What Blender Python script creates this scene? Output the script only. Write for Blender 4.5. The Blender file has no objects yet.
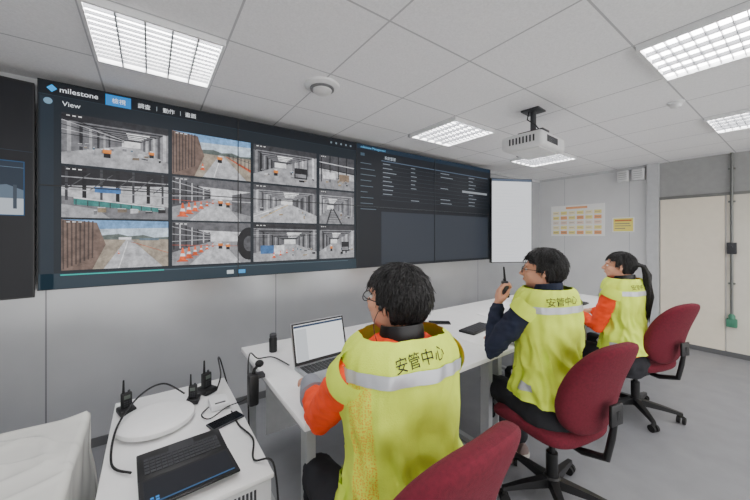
import bpy, bmesh, math, random
from math import sin, cos, pi, radians, sqrt
from mathutils import Vector, Matrix, noise
from mathutils.bvhtree import BVHTree
random.seed(7)
S = bpy.context.scene
COL = S.collection
H = 1.48
CEIL = 2.495
WX = 5.81
WY = 2.95
D = 2.752

def lin(c):
    r = []
    for x in c[:3]:
        x /= 255.0
        r.append(x / 12.92 if x <= .04045 else ((x + .055) / 1.055) ** 2.4)
    return (r[0], r[1], r[2], 1)

MATS = {}
def mat(name, col, rough=.6, metal=0, var=.05, scale=15, bump=0, bscale=60, alpha=1, coat=0, stretch=None):
    if name in MATS: return MATS[name]
    m = bpy.data.materials.new(name); m.use_nodes = True
    nt = m.node_tree; b = nt.nodes['Principled BSDF']
    c = lin(col)
    tc = nt.nodes.new('ShaderNodeTexCoord')
    mp = nt.nodes.new('ShaderNodeMapping')
    if stretch: mp.inputs['Scale'].default_value = stretch
    nt.links.new(tc.outputs['Object'], mp.inputs['Vector'])
    n = nt.nodes.new('ShaderNodeTexNoise'); n.inputs['Scale'].default_value = scale; n.inputs['Detail'].default_value = 4
    nt.links.new(mp.outputs['Vector'], n.inputs['Vector'])
    r = nt.nodes.new('ShaderNodeValToRGB')
    r.color_ramp.elements[0].position = .3; r.color_ramp.elements[1].position = .7
    r.color_ramp.elements[0].color = tuple(max(0, x * (1 - var)) for x in c[:3]) + (1,)
    r.color_ramp.elements[1].color = tuple(min(1, x * (1 + var)) for x in c[:3]) + (1,)
    nt.links.new(n.outputs['Fac'], r.inputs['Fac'])
    nt.links.new(r.outputs['Color'], b.inputs['Base Color'])
    b.inputs['Roughness'].default_value = rough; b.inputs['Metallic'].default_value = metal
    b.inputs['Coat Weight'].default_value = coat
    if alpha < 1: b.inputs['Alpha'].default_value = alpha
    if bump:
        n2 = nt.nodes.new('ShaderNodeTexNoise'); n2.inputs['Scale'].default_value = bscale
        nt.links.new(mp.outputs['Vector'], n2.inputs['Vector'])
        bp = nt.nodes.new('ShaderNodeBump'); bp.inputs['Strength'].default_value = bump; bp.inputs['Distance'].default_value = .01
        nt.links.new(n2.outputs['Fac'], bp.inputs['Height']); nt.links.new(bp.outputs['Normal'], b.inputs['Normal'])
    MATS[name] = m
    return m

def emat(col, st=1.0, tex=False):
    k = 'screen_%d_%d_%d_%d%s' % (col[0], col[1], col[2], int(st * 100), '_t' if tex else '')
    if k in MATS: return MATS[k]
    m = bpy.data.materials.new(k); m.use_nodes = True
    nt = m.node_tree; b = nt.nodes['Principled BSDF']
    b.inputs['Base Color'].default_value = (.012, .012, .014, 1)
    b.inputs['Roughness'].default_value = .4
    b.inputs['Specular IOR Level'].default_value = .25
    b.inputs['Emission Color'].default_value = lin(col); b.inputs['Emission Strength'].default_value = st
    if tex:
        tc = nt.nodes.new('ShaderNodeTexCoord'); n = nt.nodes.new('ShaderNodeTexNoise')
        n.inputs['Scale'].default_value = 18; n.inputs['Detail'].default_value = 7; n.inputs['Roughness'].default_value = .7
        nt.links.new(tc.outputs['Object'], n.inputs['Vector'])
        r = nt.nodes.new('ShaderNodeValToRGB'); c = lin(col)
        r.color_ramp.elements[0].position = .36; r.color_ramp.elements[1].position = .64
        r.color_ramp.elements[0].color = tuple(x * .55 for x in c[:3]) + (1,); r.color_ramp.elements[1].color = tuple(min(1, x * 1.2 + .005) for x in c[:3]) + (1,)
        nt.links.new(n.outputs['Fac'], r.inputs['Fac']); nt.links.new(r.outputs['Color'], b.inputs['Emission Color'])
    MATS[k] = m
    return m

class MB:
    def __init__(s): s.v = []; s.f = []; s.m = []; s.mi = 0
    def add(s, vs, fs, M=None):
        o = len(s.v)
        for p in vs:
            p = Vector(p); s.v.append(M @ p if M is not None else p)
        for f in fs:
            s.f.append(tuple(i + o for i in f)); s.m.append(s.mi)
        return s
    def box(s, c, size, M=None, bev=0, seg=2):
        x, y, z = (q / 2 for q in size)
        if not bev:
            vs = [Vector((sx * x, sy * y, sz * z)) + Vector(c) for sz in (-1, 1) for sy in (-1, 1) for sx in (-1, 1)]
            return s.add(vs, [(0, 2, 3, 1), (4, 5, 7, 6), (0, 1, 5, 4), (2, 6, 7, 3), (0, 4, 6, 2), (1, 3, 7, 5)], M)
        bm = bmesh.new(); bmesh.ops.create_cube(bm, size=1)
        for v in bm.verts: v.co = Vector((v.co.x * size[0], v.co.y * size[1], v.co.z * size[2]))
        bmesh.ops.bevel(bm, geom=list(bm.edges), offset=bev, segments=seg, affect='EDGES', profile=.5)
        bm.verts.ensure_lookup_table()
        vs = [v.co + Vector(c) for v in bm.verts]; fs = [tuple(v.index for v in f.verts) for f in bm.faces]
        bm.free(); return s.add(vs, fs, M)
    def bb(s, x0, x1, y0, y1, z0, z1, bev=0):
        return s.box(((x0 + x1) / 2, (y0 + y1) / 2, (z0 + z1) / 2), (x1 - x0, y1 - y0, z1 - z0), bev=bev)
    def loft(s, rings, closed=True, cap=True, M=None):
        n = len(rings[0]); vs = [p for r in rings for p in r]; fs = []
        for i in range(len(rings) - 1):
            for j in range(n if closed else n - 1):
                k = (j + 1) % n
                fs.append((i * n + j, i * n + k, (i + 1) * n + k, (i + 1) * n + j))
        if cap and closed:
            fs.append(tuple(reversed(range(n)))); fs.append(tuple((len(rings) - 1) * n + j for j in range(n)))
        return s.add(vs, fs, M)
    def tube(s, pts, rad, seg=12, M=None, round_=False):
        pts = [Vector(p) for p in pts]
        if not hasattr(rad, '__len__'): rad = [rad] * len(pts)
        rad = list(rad)
        if round_:
            t0 = (pts[0] - pts[1]).normalized(); t1 = (pts[-1] - pts[-2]).normalized()
            a = [pts[0] + t0 * rad[0] * k for k in (.95, .6)]; ra = [rad[0] * .3, rad[0] * .8]
            b = [pts[-1] + t1 * rad[-1] * k for k in (.6, .95)]; rb = [rad[-1] * .8, rad[-1] * .3]
            pts = a + pts + b; rad = ra + rad + rb
        rings = []; up = None
        for i, p in enumerate(pts):
            t = (pts[min(i + 1, len(pts) - 1)] - pts[max(i - 1, 0)]).normalized()
            if up is None:
                up = Vector((0, 0, 1)) if abs(t.z) < .9 else Vector((1, 0, 0))
            x = up - t * up.dot(t)
            if x.length < 1e-4: x = t.orthogonal()
            x.normalize(); y = t.cross(x); up = x
            rings.append([p + (x * cos(2 * pi * j / seg) + y * sin(2 * pi * j / seg)) * rad[i] for j in range(seg)])
        return s.loft(rings, M=M)
    def cyl(s, p0, p1, r0, r1=None, seg=20, M=None): return s.tube([p0, p1], [r0, r0 if r1 is None else r1], seg, M)
    def ell(s, c, r, R=None, seg=20, rg=12, M=None):
        c = Vector(c); rings = []
        for i in range(1, rg):
            ph = pi * i / rg - pi / 2
            ring = []
            for j in range(seg):
                th = 2 * pi * j / seg
                p = Vector((r[0] * cos(ph) * cos(th), r[1] * cos(ph) * sin(th), r[2] * sin(ph)))
                if R is not None: p = R @ p
                ring.append(c + p)
            rings.append(ring)
        return s.loft(rings, M=M)
    def lathe(s, prof, c=(0, 0, 0), seg=28, M=None, cap=True):
        c = Vector(c)
        rings = [[c + Vector((r * cos(2 * pi * j / seg), r * sin(2 * pi * j / seg), z)) for j in range(seg)] for r, z in prof]
        return s.loft(rings, M=M, cap=cap)
    def sq(s, c, r, e1=.5, e2=.5, axis='z', fn=None, seg=48, rg=20, M=None):
        def pw(a, e): return (1 if a >= 0 else -1) * abs(a) ** e
        rings = []
        for i in range(1, rg):
            ph = pi * i / rg - pi / 2; ring = []
            for j in range(seg):
                th = 2 * pi * j / seg
                a = pw(cos(ph), e1) * pw(cos(th), e2); b = pw(cos(ph), e1) * pw(sin(th), e2); h = pw(sin(ph), e1)
                p = Vector((a * r[0], b * r[1], h * r[2])) if axis == 'z' else Vector((a * r[0], h * r[1], b * r[2]))
                if fn: p = fn(p)
                ring.append(Vector(c) + p)
            rings.append(ring)
        return s.loft(rings, M=M)
    def obj(s, name, mats, parent=None, label=None, cat=None, loc=None, rot=None, group=None, kind=None, smooth=35):
        me = bpy.data.meshes.new(name); me.from_pydata([tuple(v) for v in s.v], [], s.f)
        if not isinstance(mats, (list, tuple)): mats = [mats]
        for m in mats: me.materials.append(m)
        for p, i in zip(me.polygons, s.m): p.material_index = i
        bm = bmesh.new(); bm.from_mesh(me); bmesh.ops.recalc_face_normals(bm, faces=bm.faces); bm.to_mesh(me); bm.free()
        if smooth:
            for p in me.polygons: p.use_smooth = True
            me.set_sharp_from_angle(angle=radians(smooth))
        return mkobj(name, me, parent, label, cat, loc, rot, group, kind)

def mkobj(name, me, parent=None, label=None, cat=None, loc=None, rot=None, group=None, kind=None):
    o = bpy.data.objects.new(name, me); COL.objects.link(o)
    if parent: o.parent = parent
    if loc: o.location = loc
    if rot: o.rotation_euler = rot
    if label: o['label'] = label
    if cat: o['category'] = cat
    if group: o['group'] = group
    if kind: o['kind'] = kind
    return o
def thing(name, label, cat, loc=(0, 0, 0), rot=(0, 0, 0), group=None):
    return mkobj(name, None, None, label, cat, loc, rot, group)

def copy_tree(root, loc, rotz, label=None):
    kids = {}
    for o in list(bpy.data.objects):
        if o.parent: kids.setdefault(o.parent.name, []).append(o)
    def rec(o, par):
        c = o.copy(); COL.objects.link(c)
        c.parent = par
        for k in kids.get(o.name, []): rec(k, c)
        return c
    c = rec(root, None); c.location = loc; c.rotation_euler = (0, 0, rotz)
    if label: c['label'] = label
    return c

def text_data(txt, size):
    cu = bpy.data.curves.new('t', 'FONT'); cu.body = txt; cu.size = size; cu.align_x = 'LEFT'; cu.resolution_u = 3
    o = bpy.data.objects.new('t', cu); COL.objects.link(o)
    bpy.context.view_layer.update()
    me = bpy.data.meshes.new_from_object(o.evaluated_get(bpy.context.evaluated_depsgraph_get()))
    vs = [v.co.copy() for v in me.vertices]; fs = [tuple(p.vertices) for p in me.polygons]
    bpy.data.objects.remove(o); bpy.data.meshes.remove(me)
    return vs, fs

# ------------------------------------------------------------------ camera
cam = bpy.data.cameras.new('camera'); cam.sensor_width = 36; cam.lens = 315 / 750 * 36; cam.shift_y = -14 / 750
co = bpy.data.objects.new('camera', cam); COL.objects.link(co)
co.location = (0, 0, H); co.rotation_euler = (pi / 2, 0, -radians(35.5)); cam.clip_start = .02
S.camera = co

# ------------------------------------------------------------------ materials
def math_node(nt, op, a, b=None):
    n = nt.nodes.new('ShaderNodeMath'); n.operation = op
    for i, x in enumerate((a, b)):
        if x is None: continue
        if isinstance(x, (int, float)): n.inputs[i].default_value = x
        else: nt.links.new(x, n.inputs[i])
    return n.outputs[0]
def grid_mat(name, col, line, px, x0, py, y0, w, ax=(0, 1), rough=.8, var=.04, scale=150, linex=True, liney=True, metal=0):
    m = mat(name, col, rough, metal, var, scale)
    nt = m.node_tree; b = nt.nodes['Principled BSDF']
    tc = nt.nodes.new('ShaderNodeTexCoord'); sp = nt.nodes.new('ShaderNodeSeparateXYZ')
    nt.links.new(tc.outputs['Object'], sp.inputs[0])
    outs = []
    for a, p, o, on in ((ax[0], px, x0, linex), (ax[1], py, y0, liney)):
        if not on: continue
        t = math_node(nt, 'SUBTRACT', sp.outputs[a], o - w / 2)
        t = math_node(nt, 'DIVIDE', t, p); t = math_node(nt, 'FRACT', t)
        outs.append(math_node(nt, 'LESS_THAN', t, w / p))
    f = outs[0] if len(outs) == 1 else math_node(nt, 'MAXIMUM', outs[0], outs[1])
    mix = nt.nodes.new('ShaderNodeMix'); mix.data_type = 'RGBA'
    src = b.inputs['Base Color'].links[0].from_socket
    nt.links.new(f, mix.inputs[0]); nt.links.new(src, mix.inputs[6]); mix.inputs[7].default_value = lin(line)
    nt.links.new(mix.outputs[2], b.inputs['Base Color'])
    return m

M_ceil = grid_mat('ceiling_tile', (243, 243, 245), (186, 186, 190), .59, 2.1, .6, 2.37, .010, var=.06, scale=110)
M_wallv = grid_mat('wall_panel', (200, 202, 205), (140, 142, 146), 1.52, -.56, 1, 0, .008, ax=(0, 2), rough=.24, liney=False, scale=3, var=.05, metal=.3)
M_wallf = grid_mat('wall_panel_light', (218, 219, 220), (172, 174, 178), .9, 1.62, 1, 0, .006, ax=(1, 2), rough=.45, liney=False, scale=3)
M_wallp = mat('wall_paint', (200, 201, 204), .8)
M_floor = mat('floor_vinyl', (132, 133, 137), .42, var=.08, scale=6)
M_grey = mat('grey_paint', (158, 159, 158), .7)
M_trim = mat('trim_grey', (195, 197, 199), .5)
M_cream = mat('door_cream', (238, 229, 210), .5, var=.02)
M_cream2 = mat('wall_cream', (224, 219, 206), .6, var=.02)
M_white = mat('white_laminate', (238, 238, 238), .4, var=.02)
M_wmetal = mat('white_metal', (230, 231, 232), .4, var=.03)
M_lgrey = mat('light_grey_metal', (178, 180, 182), .4, metal=.3)
M_black = mat('black_plastic', (22, 22, 24), .45)
M_bezel = mat('bezel_plastic', (46, 50, 56), .5)
M_rubber = mat('black_rubber', (14, 14, 15), .7)
M_dgrey = mat('dark_grey_plastic', (55, 56, 60), .5)
M_maroon = mat('maroon_fabric', (104, 22, 40), .95, var=.16, scale=90, bump=.25, bscale=600)
M_skin = mat('skin', (222, 162, 132), .5, var=.05, scale=12, bump=.05, bscale=200)
M_hair = mat('black_hair', (18, 16, 16), .42, var=.4, scale=30, bump=.5, bscale=60, stretch=(6, 6, 1))
M_lime = mat('lime_fabric', (220, 242, 78), .75, var=.06, scale=14, bump=.2, bscale=260)
M_silver = mat('reflective_tape', (196, 199, 204), .3, metal=.25, var=.10, scale=8)
M_orange = mat('orange_fabric', (250, 70, 10), .8, var=.08, scale=20, bump=.15, bscale=300)
M_navy = mat('navy_fabric', (24, 32, 54), .85, var=.15, scale=20, bump=.15, bscale=300)
M_pants = mat('black_trousers', (26, 27, 33), .85, var=.15, scale=16)
M_cuff = mat('grey_shirt', (140, 143, 152), .85)
M_alu = mat('aluminium', (176, 178, 182), .35, metal=.7)
M_glass = mat('dark_glass', (12, 13, 16), .15)

# ------------------------------------------------------------------ room
def struct(name, x0, x1, y0, y1, z0, z1, m):
    return MB().bb(x0, x1, y0, y1, z0, z1).obj(name, m, kind='structure', smooth=0)
RX0, RY0 = -2.4, -2.6
struct('floor', RX0, WX, RY0, WY, -.1, 0, M_floor)
struct('ceiling', RX0, WX, RY0, WY, CEIL, CEIL + .1, M_ceil)
struct('wall_back', RX0, WX, WY, WY + .1, 0, CEIL, M_wallv)
struct('wall_right', WX, WX + .1, RY0, WY, 0, CEIL, M_wallf)
struct('wall_left', RX0 - .1, RX0, RY0, WY, 0, CEIL, M_wallp)
struct('trim_1', WX - .07, WX, 1.275, 1.40, 0, CEIL, M_trim)
struct('trim_2', WX - .012, WX, RY0, 1.275, 2.02, CEIL, M_grey)
struct('trim_3', WX - .03, WX, RY0, 1.275, 1.985, 2.02, mat('trim_dark', (120, 120, 118), .5))
struct('trim_4', WX - .02, WX, RY0, .645, 0.06, 1.985, M_cream2)
struct('baseboard_right', WX - .03, WX, RY0, 2.95, 0, .06, mat('baseboard_grey', (95, 96, 98), .6))
struct('baseboard_back', RX0, WX - .03, WY - .015, WY, 0, .06, mat('baseboard_grey', (95, 96, 98), .6))
struct('trim_5', WX - .02, WX, 1.40, WY, CEIL - .04, CEIL, M_trim)
struct('trim_6', RX0, WX, WY - .02, WY, CEIL - .04, CEIL, M_trim)
struct('door_1', WX - .028, WX, .66, 1.262, .01, 1.98, M_cream)

# ------------------------------------------------------------------ ceiling lights
def fixture():
    r = thing('ceiling_light', 'recessed square white ceiling light with louvre grid', 'ceiling light', group='recessed ceiling lights')
    w, l = .545, .555
    b = MB()
    for sx in (-1, 1): b.box((sx * (w / 2 + .006), 0, -.016), (.014, l + .026, .03))
    for sy in (-1, 1): b.box((0, sy * (l / 2 + .006), -.016), (w, .014, .03))
    b.obj('frame', M_wmetal, r, smooth=0)
    MB().box((0, 0, -.003), (w, l, .004)).obj('diffuser', emat((252, 250, 250), 22), r, smooth=0)
    b = MB()
    for i in range(1, 5): b.box((-w / 2 + w * i / 5, 0, -.018), (.007, l, .024))
    for i in range(1, 12): b.box((0, -l / 2 + l * i / 12, -.016), (w, .003, .018))
    b.obj('louvre', mat('louvre_grey', (110, 112, 116), .4), r, smooth=0)
    return r
fx = fixture()
first = True
for x in (-.26, 2.1, 3.87):
    for y in (1.77, -.03, -1.83):  # rear row is unseen, added behind the camera for extra brightness
        p = (x + .295, y + .30, CEIL)
        if first: fx.location = p; first = False
        else: copy_tree(fx, p, 0)

b = MB(); b.lathe([(.115, 0), (.115, -.014), (.1, -.022), (.07, -.026)])
r = thing('smoke_detector', 'round white ceiling smoke detector with dark ring', 'smoke detector', (.94, 1.93, CEIL))
b.obj('base', M_wmetal, r)
MB().lathe([(.080, -.022), (.080, -.034), (.066, -.036)]).obj('ring', mat('mid_grey_plastic', (110, 112, 114), .5), r)
MB().lathe([(.066, -.03), (.062, -.046), (.04, -.060), (.005, -.063)]).obj('sensor', mat('pale_grey', (215, 215, 215), .4), r)
r = thing('ceiling_sensor', 'small round white ceiling sensor', 'sensor', (3.25, .62, CEIL))
MB().lathe([(.05, 0), (.05, -.012), (.035, -.02), (.03, -.04), (.005, -.048)]).obj('housing', M_wmetal, r)

# projector
r = thing('projector', 'white ceiling-mounted projector on a short pole', 'projector', (2.52, 1.33, 2.21), (0, 0, radians(4)))
b = MB(); b.box((0, 0, 0), (.44, .32, .115), bev=.03, seg=4); b.box((0, 0, -.060), (.34, .24, .012), bev=.004); b.obj('body', mat('projector_grey', (214, 215, 216), .4), r)
b = MB(); b.cyl((.11, .12, 0), (.11, .185, 0), .045, .042, 24); b.obj('lens', M_black, r)
b = MB()
for i in range(8): b.box((-.221, -.1 + i * .026, .0), (.004, .012, .05))
b.obj('vent_grille', M_dgrey, r)
b = MB()
for i in range(10): b.box((-.13 + i * .02, -.161, .0), (.011, .004, .05))
b.obj('vent_grille', M_dgrey, r)
b = MB(); b.cyl((0, 0, .11), (0, 0, .27), .022); b.box((0, 0, .277), (.14, .14, .015), bev=.004); b.box((0, 0, .1), (.12, .2, .02), bev=.004)
for sx in (-1, 1):
    for sy in (-1, 1): b.tube([(sx * .05, sy * .08, .095), (sx * .14, sy * .11, .05)], .009, 8)
b.obj('mount', M_dgrey, r)
b = MB(); b.tube([(-.05, -.1, .05), (-.1, -.06, .13), (-.06, .02, .2), (-.03, .02, .28)], .005, 8); b.obj('cable', M_black, r)

# ------------------------------------------------------------------ video wall
def scr(b, k, pts, layer=0):
    y = -.0006 - .00035 * layer
    b.mi = k
    b.add([(p[0], y, p[1]) for p in pts], [tuple(range(len(pts)))])
class Screen:
    def __init__(s, parent, tex=False): s.b = MB(); s.mats = []; s.keys = {}; s.parent = parent; s.tex = tex
    def k(s, col, st=1.0):
        q = (col, st)
        if q not in s.keys: s.keys[q] = len(s.mats); s.mats.append(emat(col, st * 1.25, s.tex))
        return s.keys[q]
    def rect(s, x0, x1, z0, z1, col, layer=0, st=1.0): scr(s.b, s.k(col, st), [(x0, z0), (x1, z0), (x1, z1), (x0, z1)], layer)
    def poly(s, pts, col, layer=0, st=1.0): scr(s.b, s.k(col, st), pts, layer)
    def text(s, t, x, z, size, col, layer=3):
        vs, fs = text_data(t, size); s.b.mi = s.k(col)
        y = -.0006 - .00035 * layer
        s.b.add([(v.x + x, y, v.y + z) for v in vs], fs)
    def obj(s, name, label=None): return s.b.obj(name, s.mats, s.parent, label=label, smooth=0)

vw = thing('video_wall', 'large dark wall of eight display panels showing camera feeds', 'video wall', (0, D, H))
U0, U1, V0, V1 = -.203 * D, 1.459 * D, -.1215 * D, .349 * D
pw = (U1 - U0) / 4; ph = (V1 - V0) / 2
for i in range(4):
    for j in range(2):
        x0 = U0 + i * pw; z0 = V0 + j * ph
        p = MB().bb(x0 + .001, x0 + pw - .001, 0, .07, z0 + .001, z0 + ph - .001).obj('display_panel', M_glass, vw, smooth=0)
        b = MB(); t = .0035
        b.bb(x0, x0 + t, -.006, .01, z0, z0 + ph); b.bb(x0 + pw - t, x0 + pw, -.006, .01, z0, z0 + ph)
        b.bb(x0 + t, x0 + pw - t, -.006, .01, z0, z0 + t); b.bb(x0 + t, x0 + pw - t, -.006, .01, z0 + ph - t, z0 + ph)
        b.obj('bezel', M_black if i < 2 else M_bezel, p, smooth=0)
for z in (V0 + .12, V1 - .2):
    MB().bb(U0 + .1, U1 - .1, .07, WY - D - .001, z, z + .08).obj('mounting_rail', M_dgrey, vw, smooth=0)
XM = U0 + 2 * pw
sc = Screen(vw)
sc.rect(U0, XM, V0, V1, (20, 29, 36))
sc.rect(U0, XM, V1 - .085, V1, (8, 14, 20), 1)
sc.rect(U0, XM, V1 - .087, V1 - .085, (40, 60, 74), 1)
sc.rect(U0, XM, V0, V0 + .10, (34, 50, 60), 1)
sc.rect(U0 + .012, U0 + .07, V0, V1 - .1, (26, 38, 48), 1)
sc.poly([(U0 + .062, V1 - .020), (U0 + .086, V1 - .044), (U0 + .062, V1 - .068), (U0 + .038, V1 - .044)], (40, 160, 235), 2)
sc.text('milestone', U0 + .095, V1 - .060, .047, (240, 245, 250))
sc.text('View', U0 + .108, V1 - .142, .042, (225, 232, 236))
sc.rect(U0 + .315, U0 + .45, V1 - .085, V1 - .012, (30, 125, 200), 2)
for t, x in (('檢視', .348), ('調查', .487), ('動作', .632), ('畫面', .77)):
    sc.text(t, U0 + x, V1 - .063, .037, (240, 244, 248), 4)
for x in (.595, .74): sc.rect(U0 + x, U0 + x + .003, V1 - .065, V1 - .032, (160, 170, 178), 3)
sc.poly([(U0 + .045 + .02 * cos(a * pi / 8), V1 - .125 + .02 * sin(a * pi / 8)) for a in range(16)], (110, 145, 168), 3)
for i in range(5): sc.rect(XM - .30 + i * .055, XM - .282 + i * .055, V1 - .055, V1 - .037, (120, 135, 145), 3)
sc.rect(U0 + .1, U0 + .64, V0 + .085, V0 + .093, (30, 170, 160), 3)
sc.rect(U0 + .64, XM - .1, V0 + .087, V0 + .091, (80, 100, 110), 3)
sc.rect(U0 + 1.06, U0 + 1.11, V0 + .03, V0 + .06, (190, 200, 205), 3)
sc.rect(U0 + 1.14, U0 + 1.20, V0 + .03, V0 + .06, (60, 150, 210), 3)
sc.obj('software_screen', 'dark camera monitoring interface with header and buttons')

def clip01(pts):
    for ax in (0, 1):
        for lo in (True, False):
            out = []
            n = len(pts)
            if not n: return []
            for i in range(n):
                a, c = pts[i], pts[(i + 1) % n]
                ia = a[ax] >= 0 if lo else a[ax] <= 1; ic = c[ax] >= 0 if lo else c[ax] <= 1
                bd = 0.0 if lo else 1.0
                if ia: out.append(a)
                if ia != ic:
                    t = (bd - a[ax]) / (c[ax] - a[ax]); out.append((a[0] + (c[0] - a[0]) * t, a[1] + (c[1] - a[1]) * t))
            pts = out
    return pts
def feed(x0, x1, z0, z1, typ, seed):
    R = random.Random(seed); s = Screen(vw, True); w = x1 - x0; h = z1 - z0
    ly = [0]
    def g(v):
        v = max(14, min(250, (v - 128) * 1.22 + 112)); v = int(v / 8) * 8
        return (v, v, v + 4)
    def A(pts, col, st=1.0):
        ly[0] = min(10.5, ly[0] + .055); q = clip01(pts)
        if len(q) > 2: s.poly([(x0 + w * a, z0 + h * c) for a, c in q], col, ly[0], st)
    def Q(a, c, ww, hh, col, sl=0): A([(a, c), (a + ww, c + sl), (a + ww, c + hh + sl), (a, c + hh)], col)
    def bar(a, c, d_, e, t, col):
        n = Vector((-(e - c), (d_ - a))).normalized() * t; A([(a - n.x, c - n.y), (d_ - n.x, e - n.y), (d_ + n.x, e + n.y), (a + n.x, c + n.y)], col)
    def cone(a, c, q):
        A([(a - q * .5, c), (a + q * .5, c), (a + q * .4, c + q * .25), (a - q * .4, c + q * .25)], (190, 80, 44))
        A([(a - q * .3, c + q * .2), (a + q * .3, c + q * .2), (a + q * .05, c + q * 2.3), (a - q * .05, c + q * 2.3)], (230, 92, 36))
        A([(a - q * .22, c + q * .9), (a + q * .22, c + q * .9), (a + q * .15, c + q * 1.35), (a - q * .15, c + q * 1.35)], g(235))
    def hall(vx, vy, fl, ce, wl, wr):
        Q(0, 0, 1, 1, g(wl)); A([(0, 0), (1, 0), (1, .22), (vx, vy), (0, .22)], g(fl)); A([(0, 1), (1, 1), (1, .86), (vx, vy), (0, .86)], g(ce))
        A([(1, .22), (1, .86), (vx, vy)], g(wr)); Q(vx - .09, vy - .05, .18, .13, g(236))
        for i in range(6):
            k = .82 ** i * .9
            bar(vx - vx * k, vy + (.88 - vy) * k, vx + (1 - vx) * k, vy + (.88 - vy) * k, .014 * k + .003, g(ce + 60))
            bar(vx - vx * k, vy + (.22 - vy) * k, vx - vx * k, vy + (.88 - vy) * k, .016 * k + .003, g(wl - 50 if i % 2 else wl + 40))
            bar(vx + (1 - vx) * k, vy + (.22 - vy) * k, vx + (1 - vx) * k, vy + (.88 - vy) * k, .016 * k + .003, g(wr - 50 if i % 2 else wr + 40))
            if i < 4: A([(vx - .05 * k, vy + .26 * k), (vx + .2 * k, vy + .26 * k), (vx + .22 * k, vy + .31 * k), (vx - .06 * k, vy + .31 * k)], g(250), 1.3)
    def clutter(n, a0, a1, c0, c1, sz=1):
        for i in range(n):
            a = R.uniform(a0, a1); c = R.uniform(c0, c1); m = (1.2 - c * 1.7) * sz; col = R.choice([g(48), g(84), g(200), g(132), (118, 104, 88), (150, 132, 104), (70, 92, 110)])
            ww = R.uniform(.02, .09) * m; hh = R.uniform(.03, .10) * m
            Q(a, c, ww, hh, col, R.uniform(-.015, .015)); Q(a, c + hh, ww * .9, hh * .2, g(216))
    def worker(a, c, q):
        Q(a, c, q * .4, q, g(40)); Q(a - q * .05, c + q * .55, q * .5, q * .5, (220, 130, 50)); Q(a + q * .05, c + q * 1.05, q * .28, q * .22, g(225))
    if typ == 'hall1':
        hall(.62, .52, 176, 72, 130, 150); clutter(16, .0, .9, .12, .40); worker(.36, .2, .16); worker(.8, .3, .12)
        for i in range(5): bar(.0, .95 - i * .09, .55, .62 - i * .015, .006, g(200 if i % 2 else 50))
    elif typ == 'hall2':
        hall(.4, .5, 168, 84, 110, 170); clutter(12, .1, .95, .1, .38); Q(.62, .2, .22, .3, g(60)); Q(.64, .24, .18, .1, g(150)); worker(.3, .22, .14)
    elif typ == 'hall3':
        hall(.5, .55, 190, 96, 150, 120); clutter(9, .05, .8, .12, .35); bar(.0, .15, .5, .5, .01, g(230)); bar(.1, .1, .52, .5, .005, (220, 180, 60))
    elif typ == 'hall4':
        hall(.3, .48, 150, 110, 160, 140); bar(.2, .0, .33, .46, .02, g(84)); bar(.62, .0, .38, .46, .02, g(84)); clutter(8, .55, .95, .1, .4)
        for i in range(6): bar(.2 + i * .02, .06 + i * .07, .6 - i * .035, .06 + i * .07, .006, g(72))
    elif typ == 'hall5':
        hall(.55, .5, 180, 72, 120, 130); Q(.1, .2, .2, .22, (64, 108, 160)); Q(.3, .18, .16, .24, g(220)); clutter(8, .5, .95, .08, .3)
        for i in range(4): cone(.3 + .1 * i, .08 + .06 * i, .07 - .012 * i)
        for i in range(5): bar(.0, .95 - i * .08, 1, .9 - i * .05, .005, g(180 if i % 2 else 48))
    elif typ == 'shed':
        Q(0, 0, 1, 1, g(190)); A([(0, .6), (1, .5), (1, 1), (0, 1)], g(96)); A([(0, 0), (1, 0), (1, .3), (0, .42)], g(160))
        for i in range(5): bar(.05 + i * .24, .2, .05 + i * .24, 1, .014, g(60))
        bar(0, .78, 1, .72, .012, g(210)); bar(0, .6, 1, .53, .012, g(60)); Q(.1, .3, .35, .2, g(226)); Q(.55, .26, .3, .22, (132, 112, 92)); clutter(8, .0, .9, .08, .25)
    elif typ == 'steel':
        Q(0, 0, 1, 1, g(196)); A([(0, 0), (1, 0), (1, .28), (0, .42)], g(132)); A([(0, .62), (1, .74), (1, 1), (0, 1)], g(60))
        for i in range(7): bar(.04 + i * .15, .34, .04 + i * .15, 1, .012 + .006 * (i % 2), g(48 if i % 2 else 84))
        for i in range(4): bar(0, .56 + i * .12, 1, .50 + i * .15, .010, g(60 if i % 2 else 168))
        for i in range(5): bar(.04 + i * .2, .56, .24 + i * .2, .9, .006, g(96))
        A([(.10, .26), (.96, .16), (.96, .27), (.10, .41)], (52, 122, 118)); A([(.10, .38), (.96, .25), (.96, .27), (.10, .41)], g(220))
        for i in range(9): bar(.12 + i * .1, .24 - i * .01, .12 + i * .1, .36 - i * .013, .004, g(72))
        Q(.28, .52, .24, .11, (64, 116, 176)); A([(0, 0), (.42, 0), (.3, .18), (0, .26)], g(172)); clutter(7, .1, .9, .02, .16)
    elif typ in ('road', 'field'):
        Q(0, 0, 1, 1, (196, 212, 226)); A([(0, .8), (1, .86), (1, 1), (0, 1)], (118, 164, 212)); hz = .56 if typ == 'road' else .6
        A([(.2, hz), (1, hz), (1, hz + .06), (.85, hz + .04), (.74, hz + .1), (.6, hz + .07), (.5, hz + .12), (.2, hz + .06)], (92, 102, 98))
        A([(0, 0), (1, 0), (1, hz), (0, hz)], (160, 148, 132)); A([(.36, 0), (.94, 0), (.62, hz), (.57, hz)], g(188))
        bar(.5, 0, .585, hz - .04, .006, g(230))
        A([(0, 0), (.26, 0), (.38, .5), (.3, .95), (0, 1)], (112, 92, 82))
        for i in range(8): bar(.015 + i * .035, .02 + i * .03, .012 + i * .036, .98, .007, (70, 56, 50))
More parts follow.
